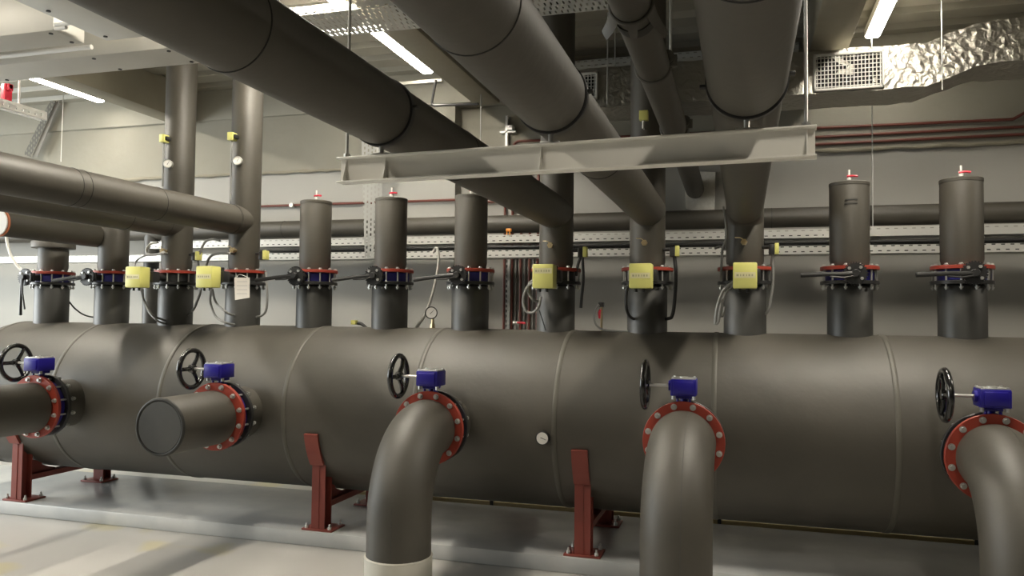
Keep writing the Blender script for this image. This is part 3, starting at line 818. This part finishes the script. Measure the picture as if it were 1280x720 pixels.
# ------------------------------------------------------------------ sheet metal trunks top left
def trunk(label, x0, x1, y0, y1, z0, z1, screws):
    t = thing('sheet_metal_trunk', label, 'duct', ((x0+x1)/2, (y0+y1)/2, z0), 'sheet metal trunks at top left')
    obj('casing', lambda b: box(b, x0, x1, y0, y1, z0, z1, .004), galvw, t)
    for sx, sy in screws: obj('screw', lambda b: cyl(b, (sx, sy, z0-.005), (sx, sy, z0+.001), .011, 10), blackiron, t)
trunk('front crosswise pale sheet metal trunk in the top left corner', XL+.05, -3.47, 3.215, 3.42, 2.9, 3.19, [(-3.52, 3.25), (-3.52, 3.385), (-4.1, 3.38), (-4.7, 3.25)])
trunk('rear crosswise pale sheet metal trunk at top left, passing above the tall left riser', XL+.05, -2.99, 3.60, 3.87, 2.9, 3.19, [(-3.10, 3.64), (-3.10, 3.83), (-3.62, 3.64), (-3.62, 3.84), (-4.5, 3.84)])
trunk('pale sheet metal trunk running lengthwise beside the broad dark overhead pipe', -3.32, -2.98, .8, 3.42, 2.9, 3.0, [(-3.27, 3.0), (-3.27, 2.6), (-3.03, 3.1), (-3.27, 3.36)])
o = obj('white_tube', lambda b: cyl(b, (XL+.05, 3.5, 2.91), (-3.50, 3.5, 2.91), .013, 12), white); tag(o, 'long thin white tube between the two crosswise trunks', 'tube')
for i, (y, z) in enumerate(((3.19, at(70, 31, 3.19).z), (3.16, at(72, 35.5, 3.16).z))):
    o = obj('white_tube', lambda b: cyl(b, (at(69, 31, y).x, y, z), (-3.325, y, z), .010, 12), white)
    tag(o, 'short %s white tube stub beside the lengthwise trunk' % ('upper' if i == 0 else 'lower'), 'tube')
# strut at far left with a red clamp
t = thing('strut_rail', 'white slotted strut rail hanging at the far left under the lamp', 'rail', (-5, 4.4, 2.85))
sx = -4.98
def rail(b):
    y0, y1, za, zb = 3.0, 4.56, 2.842, 2.906
    box(b, sx-.031, sx+.031, y0, y1, zb-.003, zb)
    for fx in (sx+.028, sx-.031):
        box(b, fx, fx+.003, y0, y1, za, za+.018); box(b, fx, fx+.003, y0, y1, zb-.018, zb-.003)
        y = y1
        while y > y0: box(b, fx, fx+.003, y-.04, y, za+.018, zb-.018); y -= .105
    for fx in (sx+.016, sx-.031): box(b, fx, fx+.015, y0, y1, za, za+.003)
obj('rail', rail, white, t)
obj('hanger_rod', lambda b: cyl(b, (sx, 4.35, 2.86), (sx, 4.35, 3.215), .008, 10), white, t)
rc = at(7, 109, 4.25)
obj('red_clamp', lambda b: (box(b, sx-.02, sx+.02, 4.22, 4.28, 2.9, rc.z+.02, .006), cyl(b, (sx-.05, 4.25, rc.z), (rc.x+.05, 4.25, rc.z), .014, 8), box(b, rc.x+.01, rc.x+.05, 4.23, 4.27, rc.z-.03, rc.z+.02, .006)), redp, t)

# ------------------------------------------------------------------ lamps
def lamp(loc, label, L_=1.05, lamp_m=lamp_m):
    t = thing('batten_lamp', label, 'lamp', loc, 'ceiling batten lamps')
    obj('housing', lambda b: (box(b, -.052, .052, -L_/2-.01, L_/2+.01, .012, .07, .004), ), white, t, local=True)
    obj('diffuser', lambda b: prism(b, [(-.046, .013), (-.044, .006), (-.03, 0), (.03, 0), (.044, .006), (.046, .013)], -L_/2, L_/2, 'y'), lamp_m, t, local=True)
    obj('hanger_rod', lambda b: (cyl(b, (0, -L_*.35, .075), (0, -L_*.35, ZD-loc[2]+.01), .003, 8), cyl(b, (0, L_*.35, .075), (0, L_*.35, ZD-loc[2]+.01), .003, 8)), zinc, t, local=True)
    return t
lamp((-2.49, 5.40, 3.42), 'lit batten lamp on the ceiling between the two broad overhead pipes')
lamp((-5.85, 5.45, 3.42), 'lit batten lamp at the upper left, under the trunks')
lamp((.87, 5.42, 3.42), 'lit batten lamp at the upper right above the grille')
for x, y, m_ in ((-5.85, 3.95, lamp_b), (-2.49, 3.95, lamp_b), (.87, 3.75, lamp_d), (4.3, 3.95, lamp_d), (-2.49, .5, lamp_c), (.87, .5, lamp_c), (-4.7, 1.6, lamp_d)):
    lamp((x, y, 3.42), 'batten lamp nearer the room\'s front, out of the picture', lamp_m=m_)
# thin suspension rods
def rod(p, q, label, r=.0035, m=zinc):
    o = obj('suspension_rod', lambda b: cyl(b, p, q, r, 8), m); tag(o, label, 'rod', 'thin suspension rods'); return o
def vrod(u, vb, Y, ztop, label, r=.004):
    p = at(u, vb, Y); rod((p.x, Y, p.z), (p.x, Y, ztop), label, r)
vrod(76.2, 202, 6.0, 3.585, 'thin rod hanging at the far left above the lit overhead pipe')
vrod(600.5, 178, 5.9, 3.585, 'thin rod hanging above the middle of the pale beam')
vrod(1091, 284, 5.95, 3.585, 'long thin rod down to the upper cable tray beside the slotted capped pipe')
vrod(768.5, 100, 5.45, 3.585, 'left of the two thin rods in front of the left duct part')
vrod(759, 130, 5.27, 3.585, 'right of the two thin rods in front of the left duct part')
vrod(1178, 112, 5.26, 3.585, 'thin rod in front of the foil duct\'s bend at right')
vrod(838, 82, 4.35, 3.585, 'stout rod holding the thin overhead pipe', .008)

# ------------------------------------------------------------------ instruments
def dial(t, c, axis, r, depth=.03, rim=blackiron, hand=35):
    c = V(c); a = V(axis).normalized(); x, y = frame_of(a)
    cs = obj('dial_case', lambda b: (cyl(b, c-a*depth, c, r, 32, .002), torus(b, c, a, r-.002, .0035, 32, 8)), rim, t)
    obj('dial_face', lambda b: cyl(b, c-a*.001, c+a*.001, r-.004, 32), white, cs)
    def hd(b):
        an_ = math.radians(hand); d_ = x*math.cos(an_)+y*math.sin(an_); n_ = a.cross(d_)
        q = c+a*.002; vs = [q-d_*r*.25+n_*r*.05, q-d_*r*.25-n_*r*.05, q+d_*r*.65-n_*r*.02, q+d_*r*.65+n_*r*.02]
        A_ = [b.verts.new(v) for v in vs]; B_ = [b.verts.new(v+a*.001) for v in vs]
        b.faces.new(A_); b.faces.new(list(reversed(B_)))
        for i in range(4): b.faces.new((A_[i], B_[i], B_[(i+1)%4], A_[(i+1)%4]))
    obj('pointer', hd, blackiron, cs)
t = thing('dial_thermometer', 'round white dial on the front of the vessel, between the left and middle elbow pipes', 'dial', (-1.07, 4.27, .73))
dial(t, (-1.07, 4.262, .757), (0, -1, 0), .038, .035, hand=-20)
t = thing('pressure_gauge', 'pressure gauge with white dial and grey hose standing on the vessel top', 'gauge', (-1.96, 4.83, 1.35))
dial(t, at(539, 391, 4.80), (.45, -1, 0), .040, .03, hand=45)
p = at(541, 391, 4.83)
obj('brass_stem', lambda b: (cyl(b, (p.x, 4.83, 1.34), (p.x, 4.83, 1.375), .017, 8), cyl(b, (p.x, 4.83, 1.375), (p.x, 4.83, p.z-.03), .01, 10)), brass, t)
obj('hose', lambda b: tube(b, pts([(541,316),(544,311),(547,312),(548,330),(542,362),(532,392),(519,411)], 4.93), .0095, 10), lightc, t)
# ball valves / sensors on the vessel top
t = thing('drain_cock', 'small red-handled cock behind the vessel below the red-brown wall pipes', 'valve', (-1.4, 4.9, 1.34))
p = at(645, 404, 4.9)
obj('cock_body', lambda b: (cyl(b, (p.x, 4.9, 1.33), (p.x, 4.9, p.z+.012), .012, 8), cyl(b, (p.x-.02, 4.9, p.z), (p.x+.018, 4.9, p.z), .014, 8)), zinc, t)
obj('handle', lambda b: tube(b, [(p.x+.01, 4.89, p.z+.004), (p.x+.05, 4.89, p.z+.002), (p.x+.066, 4.89, p.z)], [.007, .008, .007], 8, False), redp, t)
t = thing('pressure_switch', 'small black switch with red handle on the vessel top between two motor valves', 'switch', (-.86, 4.83, 1.34))
p = at(752, 381, 4.83)
obj('stem', lambda b: cyl(b, (p.x, 4.83, 1.34), (p.x, 4.83, p.z), .008, 10), brass, t)
obj('head', lambda b: box(b, p.x-.018, p.x+.014, 4.805, 4.85, p.z-.014, p.z+.016, .004), blackiron, t)
obj('handle', lambda b: tube(b, [(p.x-.004, 4.80, p.z-.03), (p.x-.008, 4.795, p.z-.05), (p.x-.006, 4.795, p.z-.085)], [.007, .009, .006], 8, False), redp, t)
obj('cable', lambda b: tube(b, pts([(749,381),(744,388),(743,400),(748,409),(760,413),(788,414)], 4.78), .0065, 8), greyc, t)
t = thing('level_sensor', 'small yellow-green sensor with black cable on the vessel top left of the pressure gauge', 'sensor', (-2.5, 4.9, 1.36))
p = at(443, 403, 4.9)
obj('sensor_head', lambda b: box(b, p.x-.018, p.x+.018, 4.88, 4.92, p.z-.015, p.z+.015, .003), yellow, t)
obj('cable', lambda b: tube(b, pts([(447,404),(452,405),(458,410),(462,414)], 4.9), .011, 8), blackc, t)
# sensors beside the risers
def side_sensor(u, v, Y, label, cab, r=.0085, m=blackc, big=False):
    p = at(u, v, Y); t = thing('position_sensor', label, 'sensor', (p.x, Y, p.z-.05), 'small yellow sensors on the risers')
    obj('sensor_head', lambda b: box(b, p.x-.004, p.x+.020, Y-.026, Y+.026, p.z-.032, p.z+.032, .004), yellow, t)
    obj('sensor_body', lambda b: (box(b, p.x-.036, p.x-.004, Y-.024, Y+.024, p.z-.034, p.z+.026, .005), cyl(b, (p.x-.03, Y, p.z+.01), (p.x-.075, Y+.01, p.z+.01), .011, 10)), blackiron, t)
    for c_ in cab: obj('cable', lambda b: tube(b, pts(c_, Y), c_[0][2] if False else r, 8), m, t)
side_sensor(247, 320, 4.80, 'small yellow sensor right of the third riser from the left, cable arching up', [[(247,322),(249,345),(251,362),(246,378),(241,388),(232,396,4.83)], [(249,318),(256,303),(266,299),(275,301)]], m=greyc)
side_sensor(331, 319, 4.80, 'small yellow sensor right of the riser with the paper tag', [[(332,340),(334,365),(333,386),(328,394),(318,397,4.83)]], m=greyc)
side_sensor(730, 315, 4.78, 'small yellow sensor right of the riser with the looped grey cable', [[(728,318),(729,350),(727,372),(726,385)], [(727,318),(722,332),(720,345)]], r=.009)
side_sensor(845, 314, 4.78, 'small yellow sensor right of the middle motor valve, black cable hanging down', [[(843,318),(845,345),(843,380),(840,395),(836,398),(825,399,4.83)]], r=.0105)
side_sensor(969, 311, 4.78, 'small yellow sensor right of the rightmost motor valve', [[(966,318),(965,332)], [(966,332),(966,352),(963,374),(959,390),(948,396,4.83)]], m=greyc)
# thermowells (brass plugs) in front of the risers
for k, (u, v) in {2: (206, 314), 3: (293, 313), 7: (689, 307), 8: (806, 304), 9: (930, 303)}.items():
    Yp = YC-RU-.012; p = at(u, v, Yp)
    n_ = {2: 'third riser from the left', 3: 'riser above the paper tag', 7: 'riser with the looped grey cable', 8: 'riser of the middle motor valve', 9: 'riser of the rightmost motor valve'}[k]
    o = obj('brass_plug', lambda b: (cyl(b, (p.x, Yp-.03, p.z), (p.x, YC-.06, p.z), .012, 10), cyl(b, (p.x, Yp-.034, p.z), (p.x, Yp-.012, p.z), .019, 6), cyl(b, (p.x, Yp-.04, p.z), (p.x, Yp-.034, p.z), .008, 10), tube(b, [(p.x, Yp-.02, p.z+.01), (p.x-.02, Yp-.02, p.z+.025), (p.x-.05, Yp-.01, p.z+.028)], .003, 6)), brass)
    tag(o, 'small brass plug on the front of the %s' % n_, 'plug', 'brass plugs on the risers')
# upper sensors and round thermometers on the two tall left risers
for (us, vs, ug, vg, vb, nm) in ((206, 173.5, 211, 205, 233, 'left'), (291, 171, 298, 201, 252, 'right')):
    Y = 4.70; p = at(us, vs, Y)
    t = thing('temperature_sensor', 'yellow sensor and conduit high on the %s of the two tall left risers' % nm, 'sensor', (p.x, Y, p.z-.1))
    obj('sensor_head', lambda b: box(b, p.x-.026, p.x+.018, Y-.03, Y+.03, p.z-.028, p.z+.028, .004), yellow, t)
    obj('sensor_body', lambda b: box(b, p.x+.018, p.x+.034, Y-.02, Y+.12, p.z-.014, p.z+.014, .003), blackiron, t)
    q = at(us-1, vb, Y); obj('conduit', lambda b: cyl(b, (p.x-.008, Y, p.z-.03), (p.x-.008, Y, q.z), .0075, 10), greyc, t)
    g = at(ug, vg, Y); t = thing('dial_thermometer', 'small round white thermometer on the %s of the two tall left risers' % nm, 'dial', (g.x, Y, g.z))
    dial(t, (g.x, Y-.01, g.z), (.35, -1, 0), .030, .03, zinc, 60)
    obj('stem', lambda b: cyl(b, (g.x, Y+.01, g.z), (g.x+.02, YC-.05, g.z), .007, 8), brass, t)
p = at(805, 145, 4.66); Y = 4.66
t = thing('temperature_sensor', 'yellow sensor on a stem above the pale beam, beside the thin overhead pipe', 'sensor', (p.x, Y, p.z-.1))
obj('sensor_head', lambda b: box(b, p.x-.026, p.x+.026, Y-.03, Y+.02, p.z-.028, p.z+.028, .003), yellow, t)
obj('stem', lambda b: (cyl(b, (p.x-.004, Y, p.z-.075), (p.x-.004, Y, p.z-.028), .009, 10), cyl(b, (p.x-.004, Y, p.z-.06), (p.x-.004, YC-.08, p.z-.06), .008, 8)), zinc, t)
# loose cables
def loose(label, p_, Y, r, m, name='loose_cable'):
    o = obj(name, lambda b: tube(b, pts(p_, Y), r, 8), m); tag(o, label, 'cable'); return o
loose('thin black cable sagging between the first two branch pipes', [(70,362,4.85),(86,377,4.9),(94,386),(106,394),(122,397,4.9),(135,397,4.85)], 4.95, .006, blackc)
loose('pale cable hanging at the left edge beside the white end disc', [(8,290),(9,303),(14,320),(24,335),(32,341)], 4.75, .011, lightc)
loose('grey cable running up the left side of the rightmost motor valve riser', [(904,258),(907,275),(908,296),(903,312),(902,330),(901,352)], 4.72, .007, greyc)
loose('grey cable loop arriving from the tray beside the rightmost motor valve riser', [(893,311),(900,308),(907,312),(908,302),(907,285)], 4.8, .007, greyc)
loose('pale cable loop left of the third riser above its yellow box', [(205,315,4.66),(196,318),(186,318),(183,312),(188,305),(197,303)], 4.72, .0085, lightc)
loose('thin black cable along the left side of the riser with the looped grey cable', [(674,388),(678,400),(682,413)], 4.66, .003, blackc)

# ------------------------------------------------------------------ wall fittings in the upper middle
p = at(633, 165, 6.33)
o = obj('wall_bracket', lambda b: (box(b, p.x-.01, p.x+.01, 6.33, 6.38, p.z-.12, p.z+.14), box(b, p.x-.06, p.x+.08, 6.33, 6.37, p.z-.006, p.z+.01), box(b, p.x+.02, p.x+.06, 6.3, 6.38, p.z+.01, p.z+.05)), galv)
tag(o, 'small steel bracket on the upper wall left of the red-brown pipe bend', 'bracket')
t = thing('conduit_frame', 'dark bent conduit below the far end of the middle lamp', 'conduit', (-2.5, 6.0, 3.1))
obj('conduit', lambda b: tube(b, corner_path([at(545,100,5.9), at(539,132,5.9), at(598,130,5.9)], .03, 4), .011, 8, False), blackiron, t)
obj('strip', lambda b: (lambda a_, c_: box(b, a_.x, c_.x, 5.9, 5.94, c_.z-.012, c_.z+.012))(at(494,102,5.9), at(552,100,5.9)), mat('grey_tray_steel', (.33, .32, .28), .6), t)  # strip in one even grey, duller than the tray steel

# ------------------------------------------------------------------ small things on floor
t = thing('timber_batten', 'long pale timber batten lying behind the vessel along the plinth\'s rear edge', 'batten', (0, 5.4, .0))
obj('board', lambda b: box(b, -2.9, 3.6, 5.395, 5.42, 0.0, .112, .002), timber, t)
for x in (-1.72, -.15, 1.35):
    obj('clip', lambda b: box(b, x-.012, x+.012, 5.385, 5.43, .09, .122), blackiron, t)
o = obj('steel_offcut', lambda b: (prism(b, [(3.86, 0), (3.98, 0), (3.98, .05), (3.93, .058), (3.86, .012)], -1.36, -1.24, 'x'),), galvw)
tag(o, 'short pale steel offcut on the floor right of the white pipe sleeve', 'offcut')
o = obj('floor_strip', lambda b: box(b, -1.48, -1.24, 3.84, 3.87, 0, .02), galvw)
tag(o, 'flat pale strip on the floor against the white pipe sleeve', 'strip')

# ------------------------------------------------------------------ light
def area(name, loc, rot, sx, sy, e, col):
    l = bpy.data.lights.new(name, 'AREA'); l.shape = 'RECTANGLE'; l.size = sx; l.size_y = sy; l.energy = e; l.color = col
    o = bpy.data.objects.new(name, l); C.objects.link(o); o.location = loc; o.rotation_euler = rot; return o
area('daylight', (XL-.3, 2.6, 1.75), (0, -PI/2, 0), 2.4, 4.7, 350, (.93, .98, .97))
w = bpy.data.worlds.new('world'); bpy.context.scene.world = w; w.use_nodes = True
w.node_tree.nodes['Background'].inputs[0].default_value = (.9, .95, 1, 1); w.node_tree.nodes['Background'].inputs[1].default_value = .5
vs = bpy.context.scene.view_settings
vs.view_transform = 'Standard'; vs.look = 'None'; vs.exposure = .1; vs.gamma = 1; vs.use_curve_mapping = False
